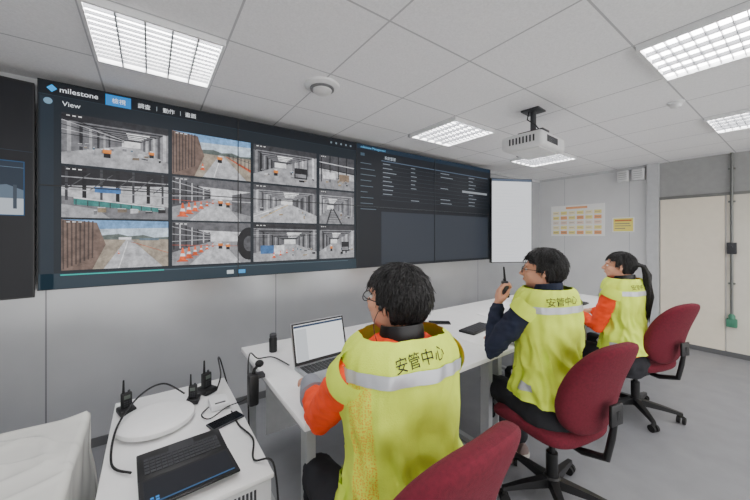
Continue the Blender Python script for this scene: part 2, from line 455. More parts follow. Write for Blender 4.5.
        if typ == 'road':
            A([(.66, hz - .02), (1, .22), (1, .29), (.66, hz)], (190, 82, 44))
            for i in range(6): bar(.7 + i * .055, hz - .05 - .05 * i, .7 + i * .055, hz + .07 - .02 * i, .005, g(84))
            bar(.66, hz + .04, 1, .46, .006, g(96)); worker(.55, .38, .14); cone(.36, .16, .07)
        else:
            Q(.5, hz, .12, .05, g(230)); Q(.7, hz - .02, .2, .05, (90, 108, 120)); cone(.5, .3, .03); bar(.62, hz - .05, 1, .3, .005, (186, 88, 54))
    elif typ in ('cone', 'cone2'):
        Q(0, 0, 1, 1, g(216)); A([(0, .84), (1, .76), (1, 1), (0, 1)], g(120)); hz = .54
        A([(0, 0), (1, 0), (1, hz), (0, hz)], g(160)); A([(.2, 0), (.86, 0), (.6, hz), (.52, hz)], g(196))
        A([(0, .3), (.0, 1), (.46, .72), (.46, hz)], g(100))
        for i in range(7): bar(.02 + i * .07, .36 + .03 * i, .02 + i * .07, .98 - .035 * i, .007, g(196 if i % 2 else 54))
        for i in range(3): bar(0, .55 + .17 * i, .46, .6 + .05 * i, .008, g(180))
        for i in range(6): t = i / 6.; cone(.12 + .44 * t, .08 + .40 * t, .12 * (1 - t) + .02)
        worker(.56, .36, .13); worker(.66, .34, .12); bar(0, .47, .9, .42, .005, (190, 80, 56))
        if typ == 'cone2':
            A([(.98 + .17 * cos(t * pi / 10), .48 + .42 * sin(t * pi / 10)) for t in range(20)], g(36)); A([(.98 + .08 * cos(t * pi / 10), .48 + .2 * sin(t * pi / 10)) for t in range(20)], g(108))
        else:
            A([(.74, .26), (1, .14), (1, .76), (.74, .66)], g(120)); bar(.74, .5, 1, .5, .01, g(200)); bar(.86, .2, .86, .72, .01, g(60))
    for i in range(3): s.rect(x0 + w * (.04 + .05 * i), x0 + w * (.07 + .05 * i), z1 - h * .055, z1 - h * .035, (235, 235, 235), 11)
    s.obj('camera_feed', 'live camera picture of a construction site')
cols = [(-.165, .0385), (.0475, .248), (.257, .4655), (.477, .617)]
rows = [(.166, .283), (.043, .160), (-.079, .038)]
types = [['hall1', 'road', 'hall2', 'shed'], ['steel', 'cone', 'hall3', 'hall4'], ['field', 'cone2', 'hall5', 'hall2']]
for j, (z0, z1) in enumerate(rows):
    for i, (x0, x1) in enumerate(cols):
        feed(x0 * D, x1 * D, z0 * D, z1 * D, types[j][i], 10 * j + i + 3)
sc = Screen(vw)
sc.rect(XM, U1, V0, V1, (15, 20, 26))
sc.rect(XM, U1, V1 - .05, V1, (14, 36, 54), 1)
sc.text('milestone Management', XM + .05, V1 - .04, .035, (110, 190, 240))
sc.rect(XM + .05, XM + .10, V1 - .12, V1 - .09, (60, 80, 95), 1)
sc.rect(XM + .32, U1 - .06, V1 - .145, V1 - .135, (76, 92, 112), 1)
for i in range(9):
    z = V1 - .19 - i * .047
    sc.rect(XM + .32, U1 - .06, z, z + .002, (62, 70, 80), 1)
    for xx, l in ((XM + .34, .14), (XM + .75, .1), (XM + 1.25, .18), (XM + 1.8, .12)):
        if random.random() < .7: sc.rect(xx, xx + l * random.uniform(.6, 1.4), z + .014, z + .022, (130, 138, 146), 1)
sc.text('系統管理', XM + .36, V1 - .12, .04, (190, 200, 210))
sc.rect(U1 - .62, U1 - .08, V1 - .38, V1 - .352, (140, 145, 150), 2)
for i in range(9): sc.rect(XM + .05, XM + .05 + random.uniform(.08, .2), V1 - .2 - i * .06, V1 - .193 - i * .06, (86, 98, 110), 1)
sc.rect(XM + .32, XM + pw - .01, V0 + .03, V0 + .60, (42, 48, 57), 1)
sc.rect(XM + pw + .01, U1 - .06, V0 + .03, V0 + .60, (42, 48, 57), 1)
sc.obj('management_screen', 'dark interface with list rows and two dark panes')

# left display
r = thing('wall_display', 'tall dark glossy display beside the video wall with a small picture', 'display', (-.568, 2.735, H), (0, 0, radians(8)))
MB().bb(-.86, -.0, 0, .05, -.37, .92).obj('housing', M_black, r, smooth=0)
sc = Screen(r)
sc.rect(-.85, -.008, -.36, .91, (9, 11, 15)); sc.rect(-.85, -.040, .12, .44, (20, 70, 110), 1); sc.rect(-.85, -.044, .125, .435, (24, 38, 52), 2)
sc.rect(-.85, -.044, .125, .22, (170, 178, 186), 3); sc.poly([(-.5, .22), (-.044, .22), (-.044, .27), (-.11, .30), (-.2, .28), (-.4, .34)], (84, 100, 116), 4); sc.rect(-.085, -.070, .16, .3, (50, 60, 72), 5); sc.rect(-.85, -.044, .40, .403, (90, 110, 130), 4)
sc.rect(-.85, -.008, .5, .502, (40, 60, 80), 3)
sc.obj('screen')
# portrait white display on a wall arm
pl, pr = Vector((3.85, 2.62, 0)), Vector((4.42, 2.35, 0))
ang = math.atan2(pr.y - pl.y, pr.x - pl.x); L = (pr - pl).length
r = thing('portrait_display', 'portrait display showing a white page beside the video wall', 'display', (pl.x, pl.y, 0), (0, 0, ang))
zb, ztp = H - .375, H + .81
MB().bb(0, L, 0, .05, zb, ztp, bev=.004).obj('housing', M_black, r)
sc = Screen(r); sc.rect(.01, L - .01, zb + .012, ztp - .012, (236, 238, 242), st=.85)
sc.rect(.01, L - .01, ztp - .045, ztp - .012, (60, 76, 96), 1)
for i in range(22): sc.rect(.05, .05 + random.uniform(.2, L - .12), zb + .07 + i * .045, zb + .074 + i * .045, (206, 211, 218), 1)
sc.obj('screen', 'bright white page on the display')
b = MB(); b.box((L * .5, .06, H + .2), (.2, .02, .2), bev=.004); q = Matrix.Rotation(-ang, 3, 'Z') @ Vector((.05, WY - 2.50, 0))
b.tube([(L * .5, .07, H + .2), (L * .5 + q.x * .9, .07 + q.y * .9 - .02, H + .2)], .02, 10); b.obj('wall_arm', M_dgrey, r)

# ------------------------------------------------------------------ posters and wall fittings
def poster(name, label, y0, y1, z0, z1, base, items):
    r = thing(name, label, 'sign', (WX - .004, (y0 + y1) / 2, (z0 + z1) / 2), (0, 0, -pi / 2))
    w = y1 - y0; h = z1 - z0; b = MB(); mats = [mat('paper_%d_%d_%d' % base, base, .6, var=.01)]
    b.bb(-w / 2, w / 2, -.002, .004, -h / 2, h / 2)
    for k, (a0, a1, c0, c1, col) in enumerate(items):
        m = mat('paper_%d_%d_%d' % col, col, .6, var=.01)
        if m not in mats: mats.append(m)
        b.mi = mats.index(m); yy = -.0025 - .0001 * k
        b.add([(-w / 2 + w * a0, yy, -h / 2 + h * c0), (-w / 2 + w * a1, yy, -h / 2 + h * c0), (-w / 2 + w * a1, yy, -h / 2 + h * c1), (-w / 2 + w * a0, yy, -h / 2 + h * c1)], [(0, 1, 2, 3)])
    b.obj('sheet', mats, r, smooth=0)
    return r
Y_, P_, O_, K_, W_ = (250, 236, 150), (248, 224, 206), (244, 176, 120), (160, 142, 122), (248, 248, 246)
it = [(.3, .7, .88, .95, O_)]
for i in range(6):
    for j in range(5):
        c = [Y_, P_, (252, 242, 200), O_, (244, 234, 220), Y_][(i * 3 + j * 2) % 6]
        it.append((.04 + i * .157, .165 + i * .157, .06 + j * .16, .17 + j * .16, c))
        it.append((.055 + i * .157, .14 + i * .157, .11 + j * .16, .122 + j * .16, K_))
poster('wall_chart', 'white wall chart with yellow, pink and orange boxes', 1.93, 2.74, 1.48, 2.0, W_, it)
poster('wall_sign', 'small yellow notice with dark text lines', 1.56, 1.83, 1.54, 1.76, W_, [(.05, .95, .06, .94, (248, 234, 120)), (.12, .88, .74, .84, (210, 120, 70)), (.12, .8, .55, .61, K_), (.12, .85, .4, .45, K_), (.12, .6, .22, .28, K_)])
for (y, lbl) in ((1.68, 'white square emergency lamp box high on the wall'), (1.50, 'small white speaker box high on the wall')):
    r = thing('wall_box', lbl, 'wall fitting', (WX, y, 2.37))
    MB().box((-.04, 0, 0), (.08, .14, .16), bev=.01).obj('housing', M_wmetal, r)
    b = MB()
    for i in range(4): b.box((-.082, 0, -.045 + i * .03), (.004, .1, .008))
    b.obj('grille', M_lgrey, r, smooth=0)
r = thing('electrical_conduit', 'vertical grey metal conduit with switch boxes', 'conduit', (WX - .045, .60, 0))
b = MB(); b.cyl((0, 0, .46), (0, 0, CEIL), .014, seg=12)
for z in (.9, 1.35, 1.9, 2.3): b.box((.01, 0, z), (.03, .06, .02))
b.obj('pipe', mat('conduit_grey', (120, 122, 120), .4, metal=.5), r)
b = MB(); b.box((.01, 0, 1.33), (.06, .08, .14), bev=.005); b.cyl((-.02, 0, 1.35), (-.04, 0, 1.35), .012); b.obj('switch_box', M_dgrey, r)
b = MB(); b.box((.005, 0, .42), (.07, .09, .10), bev=.008); b.lathe([(.03, .05), (.03, .09), (.016, .11)], (0, 0, .42)); b.obj('junction_box', mat('green_plastic', (70, 130, 105), .5), r)

# ------------------------------------------------------------------ desks
def make_desk(w, y0, y1):
    r = thing('desk', 'long white-topped office desk with grey metal legs', 'desk', group='desks joined in a row')
    MB().bb(0, w - .002, y0, y1, .712, .74, bev=.004).obj('desktop', M_white, r)
    for x in (.03, w - .07):
        b = MB(); b.bb(x, x + .04, y0 + .05, y0 + .11, .02, .712); b.bb(x, x + .04, y1 - .11, y1 - .05, .02, .712)
        b.bb(x, x + .04, y0 + .05, y1 - .05, .0, .03); b.bb(x, x + .04, y0 + .05, y1 - .05, .66, .712)
        b.obj('leg', M_lgrey, r, smooth=0)
    MB().bb(.07, w - .07, (y0 + y1) / 2 + .2, (y0 + y1) / 2 + .215, .3, .70).obj('modesty_panel', M_lgrey, r, smooth=0)
    return r
dk = make_desk(1.33, 0, 1.06); dk.location = (.49, 1.16, 0)
copy_tree(dk, (.49 + 1.331, 1.16, 0), 0); copy_tree(dk, (.49 + 2.662, 1.16, 0), 0)

# ------------------------------------------------------------------ equipment cabinet
r = thing('equipment_cabinet', 'low white metal equipment cabinet with side vents', 'cabinet', (-.147, 1.22, 0))
cw, cl, chh = .527, .99, .57
M_cab = mat('cabinet_grey', (206, 208, 210), .4, var=.03)
MB().bb(0, cw, 0, cl, .03, chh - .02, bev=.004).obj('body', M_cab, r)
MB().bb(-.008, cw + .008, -.008, cl + .008, chh - .02, chh, bev=.005).obj('top_panel', M_white, r)
b = MB()
for i in range(14): b.bb(.28 + i * .014, .288 + i * .014, -.004, .0, .45, .53)
b.obj('vent_grille', M_dgrey, r, smooth=0)
for x in (.05, cw - .05):
    for y in (.05, cl - .05): MB().cyl((x, y, 0), (x, y, .032), .025).obj('foot', M_black, r)
for zz in (.4, .2): MB().bb(cw, cw + .003, .1, cl - .1, zz, zz + .003).obj('seam', M_lgrey, r, smooth=0)

# plastic-covered table
r = thing('covered_table', 'table draped in wrinkled translucent white plastic sheet', 'table')
x0, x1, y0, y1, zt = -1.5, -.235, .75, 1.92, .665
b = MB(); nx, ny = 150, 150; vs = []; fs = []
for i in range(nx + 1):
    for j in range(ny + 1):
        u = i / nx * 1.5 - .25; v = j / ny * 1.5 - .25
        cu_, cv_ = min(1, max(0, u)), min(1, max(0, v))
        drop = max(abs(u - cu_), abs(v - cv_)) * 1.7
        px_ = x0 + (x1 - x0) * cu_; py_ = y0 + (y1 - y0) * cv_
        n_ = noise.noise(Vector((u * 4, v * 4, 0))) * .5 + .5
        fl = (.012 * noise.noise(Vector((u * 7, v * 7, 0))) + .012 * noise.noise(Vector((u * 3 + drop, v * 9 + drop * 2, drop * 2)))) * min(1, drop * 6)
        if u > 1: px_ += .012 + drop * .03 + fl
        if u < 0: px_ -= .015 + fl
        if v > 1: py_ += .012 + drop * .04 + fl
        if v < 0: py_ -= .01 + fl
        c1_ = abs(noise.noise(Vector((u * 5 + v * 3, v * 3 - u * 2, 4)))); c2_ = abs(noise.noise(Vector((u * 3 - v * 3, v * 7 + u * 2, 7))))
        z = zt + .004 + .006 * n_ + .009 * max(0, 1 - c1_ * 6) ** 2 + .008 * max(0, 1 - c2_ * 6) ** 2 - min(drop, .6)
        vs.append((px_, py_, z))
for i in range(nx):
    for j in range(ny):
        a = i * (ny + 1) + j; fs.append((a, a + 1, a + ny + 2, a + ny + 1))
b.add(vs, fs); b.obj('plastic_sheet', mat('plastic_sheet', (240, 240, 234), .16, var=.02, bump=.12, bscale=7, alpha=.88), r, smooth=80)
b = MB(); b.bb(x0, x1, y0, y1, zt - .04, zt)
for x in (x0 + .05, x1 - .05):
    for y in (y0 + .05, y1 - .05): b.bb(x - .02, x + .02, y - .02, y + .02, 0, zt - .04)
b.obj('table_frame', M_lgrey, r, smooth=0)

# ------------------------------------------------------------------ things on the cabinet
CT = .572
r = thing('white_dish', 'round shallow white dish lying on the cabinet', 'dish', (.025, 1.85, CT))
MB().lathe([(.10, 0), (.12, .0), (.155, .014), (.160, .026), (.158, .036), (.150, .042), (.11, .050), (.05, .054), (.005, .055)], seg=48).obj('dish', M_white, r)

def radio(loc, rz=0, lbl='black two-way radio standing in its charger', charger=True, sc_=1.0):
    r = thing('two_way_radio', lbl, 'radio', loc, (0, 0, rz), group='two-way radios'); r.scale = (sc_,) * 3
    z0 = .02 if charger else 0
    if charger: MB().box((0, 0, .018), (.085, .105, .036), bev=.008).obj('charger', M_black, r)
    b = MB(); b.box((0, 0, z0 + .06), (.056, .036, .10), bev=.007); b.obj('body', M_black, r)
    b = MB(); b.cyl((-.015, 0, z0 + .10), (-.015, 0, z0 + .13), .008, .007, 10); b.tube([(-.015, 0, z0 + .125), (-.015, 0, z0 + .19)], [.007, .005], 10, round_=True); b.obj('antenna', M_rubber, r)
    b = MB(); b.cyl((.013, 0, z0 + .105), (.013, 0, z0 + .122), .007, seg=12); b.obj('knob', M_dgrey, r)
    b = MB(); b.box((0, -.019, z0 + .085), (.032, .003, .022)); b.obj('screen', mat('lcd', (90, 100, 92), .3), r)
    b = MB()
    for i in range(3):
        for j in range(3): b.box((-.013 + i * .013, -.0195, z0 + .03 + j * .013), (.009, .003, .008))
    b.obj('keypad', M_dgrey, r)
    return r
radio((-.10, 2.06, CT), .3, sc_=.8)
radio((.19, 1.98, CT), -.3, sc_=.72)
radio((.265, 2.06, CT), .5, sc_=.88)
def smartphone(loc, rz, lbl, sx=.075, sy=.155):
    r = thing('smartphone', lbl, 'phone', loc, (0, 0, rz))
    MB().box((0, 0, .005), (sx, sy, .009), bev=.003).obj('body', M_dgrey, r)
    MB().box((0, 0, .0098), (sx - .008, sy - .01, .0008)).obj('screen', M_glass, r, smooth=0)
smartphone((.30, 1.68, CT), radians(-72), 'dark smartphone lying on the cabinet')

def laptop(loc, rz, w, dp, ang, lbl, scol, deckm, keym, page=True, backm=None):
    r = thing('laptop', lbl, 'laptop', loc, (0, 0, rz))
    MB().box((0, -dp / 2, .009), (w, dp, .016), bev=.004).obj('base', deckm, r)
    b = MB()
    for i in range(14):
        for j in range(5): b.box((-w / 2 + .03 + i * (w - .06) / 13, -.035 - j * .021, .018), ((w - .06) / 13 * .82, .017, .003))
    b.obj('keyboard', keym, r, smooth=0)
    MB().box((0, -dp + .045, .0174), (w * .3, .065, .001)).obj('trackpad', M_dgrey, r, smooth=0)
    Mt = Matrix.Translation((0, 0, .014)) @ Matrix.Rotation(-ang, 4, 'X')
    b = MB(); b.box((0, .0, dp / 2), (w, .009, dp), M=Mt, bev=.003); b.obj('lid', backm or deckm, r)
    b = MB(); b.mi = 0; b.box((0, -.0052, dp / 2), (w - .008, .001, dp - .008), M=Mt); b.mi = 1; b.box((0, -.0062, dp / 2 + .004), (w - .03, .001, dp - .035), M=Mt)
    ms = [M_black, emat(scol, 1.1)]
    if page:
        b.mi = 2; ms.append(emat((40, 60, 90)))
        b.add([Mt @ Vector(p) for p in [(-w / 2 + .015, -.0072, dp - .03), (w / 2 - .015, -.0072, dp - .03), (w / 2 - .015, -.0072, dp - .018), (-w / 2 + .015, -.0072, dp - .018)]], [(0, 1, 2, 3)])
        b.mi = 3; ms.append(emat((215, 220, 225)))
        b.add([Mt @ Vector(p) for p in [(-w / 2 + .02, -.0072, .02), (-w / 2 + .09, -.0072, .02), (-w / 2 + .09, -.0072, dp - .04), (-w / 2 + .02, -.0072, dp - .04)]], [(0, 1, 2, 3)])
    else:
        b.mi = 2; ms.append(emat((60, 150, 230)))
        for (cx, cz) in ((w / 2 - .04, dp - .05), (w / 2 - .04, dp - .035), (w / 2 - .055, dp - .05), (w / 2 - .055, dp - .035)):
            b.add([Mt @ Vector(p) for p in [(cx, -.0072, cz), (cx + .01, -.0072, cz), (cx + .01, -.0072, cz + .01), (cx, -.0072, cz + .01)]], [(0, 1, 2, 3)])
        b.mi = 3; ms.append(emat((50, 90, 130)))
        b.add([Mt @ Vector(p) for p in [(-w / 2 + .016, -.0070, dp - .024), (w / 2 - .016, -.0070, dp - .024), (w / 2 - .016, -.0070, dp - .015), (-w / 2 + .016, -.0070, dp - .015)]], [(0, 1, 2, 3)])
    b.obj('screen', ms, r, smooth=0)
    return r
laptop((.82, 1.68, .74), radians(3), .35, .235, radians(14), 'open silver laptop with a bright white page', (240, 243, 245), M_alu, M_black)
laptop((.115, 1.43, CT), radians(183), .305, .18, radians(86), 'black laptop opened almost flat on the cabinet', (14, 18, 26), M_black, M_dgrey, page=False)

def cable(name, pts, r_, lbl, m=M_black):
    c = []
    P = [Vector(p) for p in pts]
    for i in range(len(P) - 1):
        p0 = P[max(i - 1, 0)]; p1 = P[i]; p2 = P[i + 1]; p3 = P[min(i + 2, len(P) - 1)]
        for k in range(8):
            t = k / 8
            c.append(.5 * ((2 * p1) + (-p0 + p2) * t + (2 * p0 - 5 * p1 + 4 * p2 - p3) * t * t + (-p0 + 3 * p1 - 3 * p2 + p3) * t ** 3))
    c.append(P[-1])
    return MB().tube(c, r_, 8).obj(name, m, label=lbl, cat='cable')
cz = CT + .006
cable('power_cable', [(.155, 2.03, cz + .03), (.06, 2.06, cz + .10), (-.04, 1.98, cz + .10), (-.12, 1.82, cz + .05), (-.125, 1.62, cz), (-.06, 1.50, cz + .01)], .0045, 'black cable curling across the cabinet')
cable('power_cable', [(.31, 2.01, cz + .01), (.34, 2.05, cz + .08), (.345, 2.17, cz + .14), (.38, 2.24, cz + .06), (.44, 2.1, .3), (.43, 1.8, .05)], .0045, 'black cable hanging over the cabinet edge')
cable('power_cable', [(.34, 1.75, cz), (.345, 1.6, cz), (.37, 1.45, cz + .005), (.34, 1.32, cz), (.398, 1.26, cz), (.41, 1.22, .4)], .004, 'thin black cable on the cabinet')
cable('power_cable', [(.43, 1.70, .66), (.40, 1.78, .60), (.33, 1.80, cz + .004), (.24, 1.74, cz), (.21, 1.80, cz), (.25, 1.86, cz)], .003, 'thin black cable looping to the adapter')
cable('power_cable', [(.635, 1.72, .755), (.60, 1.9, .752), (.52, 1.92, .755), (.46, 1.88, .80), (.43, 1.78, .6), (.43, 1.7, .05)], .004, 'black laptop cable dropping from the desk')
r = thing('power_adapter', 'white power adapter with lights', 'adapter', (.30, 1.87, CT)); MB().box((0, 0, .015), (.09, .13, .03), bev=.006).obj('body', M_wmetal, r)
MB().box((0, -.045, .031), (.05, .012, .002)).obj('label_plate', M_dgrey, r, smooth=0)
r = thing('desk_microphone', 'black handset clamped upright to the desk edge', 'microphone', (.462, 1.70, .655))
b = MB(); b.box((0.004, 0, .095), (.05, .05, .02), bev=.004); b.box((-.012, 0, .06), (.018, .05, .09), bev=.004); b.obj('clamp', M_dgrey, r)
MB().box((-.028, 0, .03), (.05, .06, .16), bev=.012).obj('handset', M_black, r)
b = MB(); b.tube([(-.028, 0, .10), (-.02, 0, .13), (.0, .0, .15)], [.010, .008, .008], 10, round_=True); b.ell((.005, 0, .155), (.022, .024, .018)); b.obj('gooseneck', M_rubber, r)
r = thing('thermos', 'small black insulated bottle', 'bottle', (.64, 2.02, .74))
MB().lathe([(.022, 0), (.025, .004), (.025, .085), (.02, .093)]).obj('body', M_black, r)
MB().lathe([(.02, .093), (.022, .095), (.022, .112), (.017, .116)]).obj('cap', M_dgrey, r)
smartphone((2.0, 1.86, .74), radians(50), 'black phone lying on the desk', .09, .18)
def keyboard(loc, rz, lbl, w=.32, dp=.13):
    r = thing('keyboard', lbl, 'keyboard', loc, (0, 0, rz))
    MB().box((0, 0, .01), (w, dp, .018), bev=.005).obj('case', M_black, r)
    b = MB()
    for i in range(15):
        for j in range(5): b.box((-w / 2 + .02 + i * (w - .04) / 14, -dp / 2 + .02 + j * (dp - .04) / 4, .021), ((w - .04) / 14 * .84, (dp - .04) / 4 * .8, .005))
    b.obj('keys', M_dgrey, r, smooth=0)
keyboard((2.10, 1.56, .74), radians(8), 'black keyboard on the desk')
keyboard((3.72, 1.5, .74), radians(0), 'black keyboard at the far end of the desk')
for (x, y, rz, l) in ((1.62, 1.95, .2, 'white sheet of paper on the desk'), (2.65, 1.75, -.15, 'white paper stack on the desk'), (3.1, 1.95, .1, 'white sheet of paper on the desk')):
    b = MB(); b.box((0, 0, .002), (.3, .21, .003)); b.obj('paper', mat('paper', (245, 245, 245), .8, var=.01), label=l, cat='paper', loc=(x, y, .74), rot=(0, 0, rz), smooth=0)
r = thing('computer_mouse', 'black computer mouse on the desk', 'mouse', (1.12, 1.5, .74), (0, 0, .1))
MB().sq((0, 0, .014), (.03, .052, .016), .8, .85).obj('body', M_black, r)
MB().cyl((-.004, .025, .028), (.004, .025, .028), .007, seg=12).obj('wheel', M_dgrey, r)

# ------------------------------------------------------------------ chairs
def make_chair():
    r = thing('office_chair', 'maroon fabric office swivel chair on black five-star base', 'chair', group='maroon office chairs')
    def seatf(p): return Vector((p.x, p.y, p.z + .05 * (p.x / .23) ** 2 * .4 - (.03 * max(0, p.y / .22) ** 2)))
    MB().sq((0, .03, .445), (.24, .235, .048), .6, .45, fn=seatf).obj('seat', M_maroon, r)
    def bf(p):
        t = (p.z + .26) / .52
        x = p.x * (1 - .22 * max(0, t - .45) - .10 * max(0, .35 - t))
        return Vector((x, p.y + .9 * x * x - .16 * t + .04 * sin(t * pi), p.z))
    MB().sq((0, -.215, .740), (.218, .052, .245), .62, .68, axis='y', fn=bf).obj('backrest', M_maroon, r)
    b = MB(); b.tube([(0, .02, .375), (0, -.17, .37), (0, -.29, .41), (0, -.312, .52), (0, -.332, .66)], [.018, .018, .018, .016, .012], 10); b.box((0, -.33, .64), (.09, .016, .10), bev=.006); b.obj('back_support', M_black, r)
    b = MB(); b.box((0, .02, .385), (.2, .24, .03), bev=.008); b.cyl((0, 0, .10), (0, 0, .26), .03); b.cyl((0, 0, .26), (0, 0, .38), .016); b.obj('gas_lift', M_black, r)
    MB().tube([(.05, .05, .38), (.2, .06, .375), (.25, .06, .37)], .007, 8, round_=True).obj('lever', M_black, r)
    b = MB(); b.lathe([(.04, .07), (.045, .075), (.045, .12), (.035, .13)]); base = b.obj('base', M_black, r)
    for k in range(5):
        a = 2 * pi * k / 5 + .3
        M = Matrix.Rotation(a, 4, 'Z')
        MB().loft([[M @ Vector(p) for p in ring] for ring in (
            [(.02, -.026, .075), (.02, .026, .075), (.02, .022, .125), (.02, -.022, .125)],
            [(.17, -.02, .072), (.17, .02, .072), (.17, .016, .105), (.17, -.016, .105)],
            [(.29, -.014, .064), (.29, .014, .064), (.29, .011, .083), (.29, -.011, .083)])]).obj('leg', M_black, base)
        b = MB(); M2 = M @ Matrix.Translation((.28, 0, 0)) @ Matrix.Rotation(.7 * k, 4, 'Z')
        for s_ in (-1, 1): b.cyl((s_ * .008, 0, .027), (s_ * .026, 0, .027), .027, seg=18, M=M2)
        b.tube([(-.02, 0, .045), (0, 0, .058), (.02, 0, .045)], .012, 8, M=M2); b.cyl((0, 0, .05), (0, 0, .075), .008, seg=8, M=M2)
        b.obj('caster', M_rubber, r)
    return r
ch = make_chair(); ch.location = (.60, .78, 0); ch.rotation_euler = (0, 0, radians(2))
copy_tree(ch, (1.85, .87, 0), radians(-12)); copy_tree(ch, (3.32, .885, 0), radians(-16))
ch.scale = (1.08, 1, 1.05)

# ------------------------------------------------------------------ people
def remesh(mb, vox, sm=3, wr=0, ws=14, seed=0):
    me = bpy.data.meshes.new('tmp'); me.from_pydata([tuple(v) for v in mb.v], [], mb.f)
    bm = bmesh.new(); bm.from_mesh(me)
    bmesh.ops.recalc_face_normals(bm, faces=bm.faces); bm.to_mesh(me); bm.free()
    o = bpy.data.objects.new('tmp', me); COL.objects.link(o)
    m = o.modifiers.new('r', 'REMESH'); m.mode = 'VOXEL'; m.voxel_size = vox
    m2 = o.modifiers.new('s', 'SMOOTH'); m2.iterations = sm; m2.factor = .5
    bpy.context.view_layer.update()
    out = bpy.data.meshes.new_from_object(o.evaluated_get(bpy.context.evaluated_depsgraph_get()))
    bpy.data.objects.remove(o)
    if wr:
        N = [v.normal.copy() for v in out.vertices]
        for v, n in zip(out.vertices, N):
            p = v.co
            q = noise.noise(Vector((p.x * ws + seed, p.y * ws, p.z * ws * 1.6))) + .5 * noise.noise(Vector((p.x * ws * 2.2, p.y * ws * 2.2 + seed, p.z * ws * 3)))
            q += .9 * (.5 - abs(noise.noise(Vector((p.x * ws * .9, p.y * ws * .9 + seed, p.z * ws * 1.8 + 5)))) * 2)
            v.co = p + n * q * wr
    for p in out.polygons: p.use_smooth = True
    return out
def smooth_obj(me, name, m, parent=None, **k):
    me.materials.clear(); me.materials.append(m); me.name = name
    return mkobj(name, me, parent, **k)
def ik(a, b, l1, l2, pole):
    dv = b - a; L = dv.length
    if L > (l1 + l2) * .985:
        f = L / ((l1 + l2) * .985); l1 *= f; l2 *= f
    n = dv.normalized(); x = (l1 * l1 - l2 * l2 + L * L) / (2 * L); h = sqrt(max(l1 * l1 - x * x, 0))
    p = pole - n * pole.dot(n); p.normalize()
    return a + n * x + p * h
RINGS = [(.42, .19, .15), (.52, .185, .148), (.68, .163, .126), (.84, .162, .120), (.98, .176, .127), (1.06, .182, .126), (1.11, .176, .118), (1.15, .148, .102), (1.18, .100, .080), (1.205, .066, .064)]
def ring_at(z):
    R = RINGS
    if z <= R[0][0]: return R[0][1:]
    for i in range(len(R) - 1):
        if z <= R[i + 1][0]:
            t = (z - R[i][0]) / (R[i + 1][0] - R[i][0])
            p = [R[max(i - 1, 0)], R[i], R[i + 1], R[min(i + 2, len(R) - 1)]]
            out = []
            for k in (1, 2):
                m1 = (p[2][k] - p[0][k]) / max(1e-6, p[2][0] - p[0][0]) * (p[2][0] - p[1][0]); m2 = (p[3][k] - p[1][k]) / max(1e-6, p[3][0] - p[1][0]) * (p[2][0] - p[1][0])
                out.append((2 * t ** 3 - 3 * t * t + 1) * p[1][k] + (t ** 3 - 2 * t * t + t) * m1 + (-2 * t ** 3 + 3 * t * t) * p[2][k] + (t ** 3 - t * t) * m2)
            return out
    return R[-1][1:]
def ss(a, b, x):
    t = min(1, max(0, (x - a) / (b - a))); return t * t * (3 - 2 * t)

def hand(mb, M, side, curl=.5, thumb_in=0, sc=1.0):
    S_ = Matrix.Scale(sc, 4); M = M @ S_
    xs = [.031, .0105, -.0105, -.030]
    L_ = [(.042, .026, .021), (.046, .029, .022), (.043, .027, .021), (.034, .021, .018)]
    for i, x in enumerate(xs):
        x *= side
        k = Vector((x, .086 - .006 * abs(i - 1), 0))
        mb.tube([Vector((x * .55, -.005, 0)), Vector((x * .85, .04, .002)), k], [.015, .0155, .0115], 10, M=M, round_=True)
        p = k; a = curl * .45; pts = [k]
        for l in L_[i]:
            p = p + Vector((x * .12 * l / .03 * .06, cos(a), -sin(a))).normalized() * l; pts.append(p); a += curl * (.8 + .06 * i)
        mb.tube(pts, [.0098, .0092, .0085, .0066], 10, M=M, round_=True)
    s = side
    t0 = Vector((s * .018, .012, -.004)); t1 = Vector((s * .042, .042, -.014 - thumb_in * .01)); t2 = Vector((s * (.052 - thumb_in * .02), .072, -.024 - thumb_in * .02)); t3 = Vector((s * (.05 - thumb_in * .035), .096, -.034 - thumb_in * .02))
    mb.tube([t0, t1, t2, t3], [.016, .0135, .0105, .0085], 10, M=M, round_=True)

def frame(pos, fdir, up):
    f = Vector(fdir).normalized(); u = Vector(up); u = (u - f * u.dot(f)).normalized(); x = f.cross(u)
    return Matrix(((x.x, f.x, u.x, pos[0]), (x.y, f.y, u.y, pos[1]), (x.z, f.z, u.z, pos[2]), (0, 0, 0, 1)))

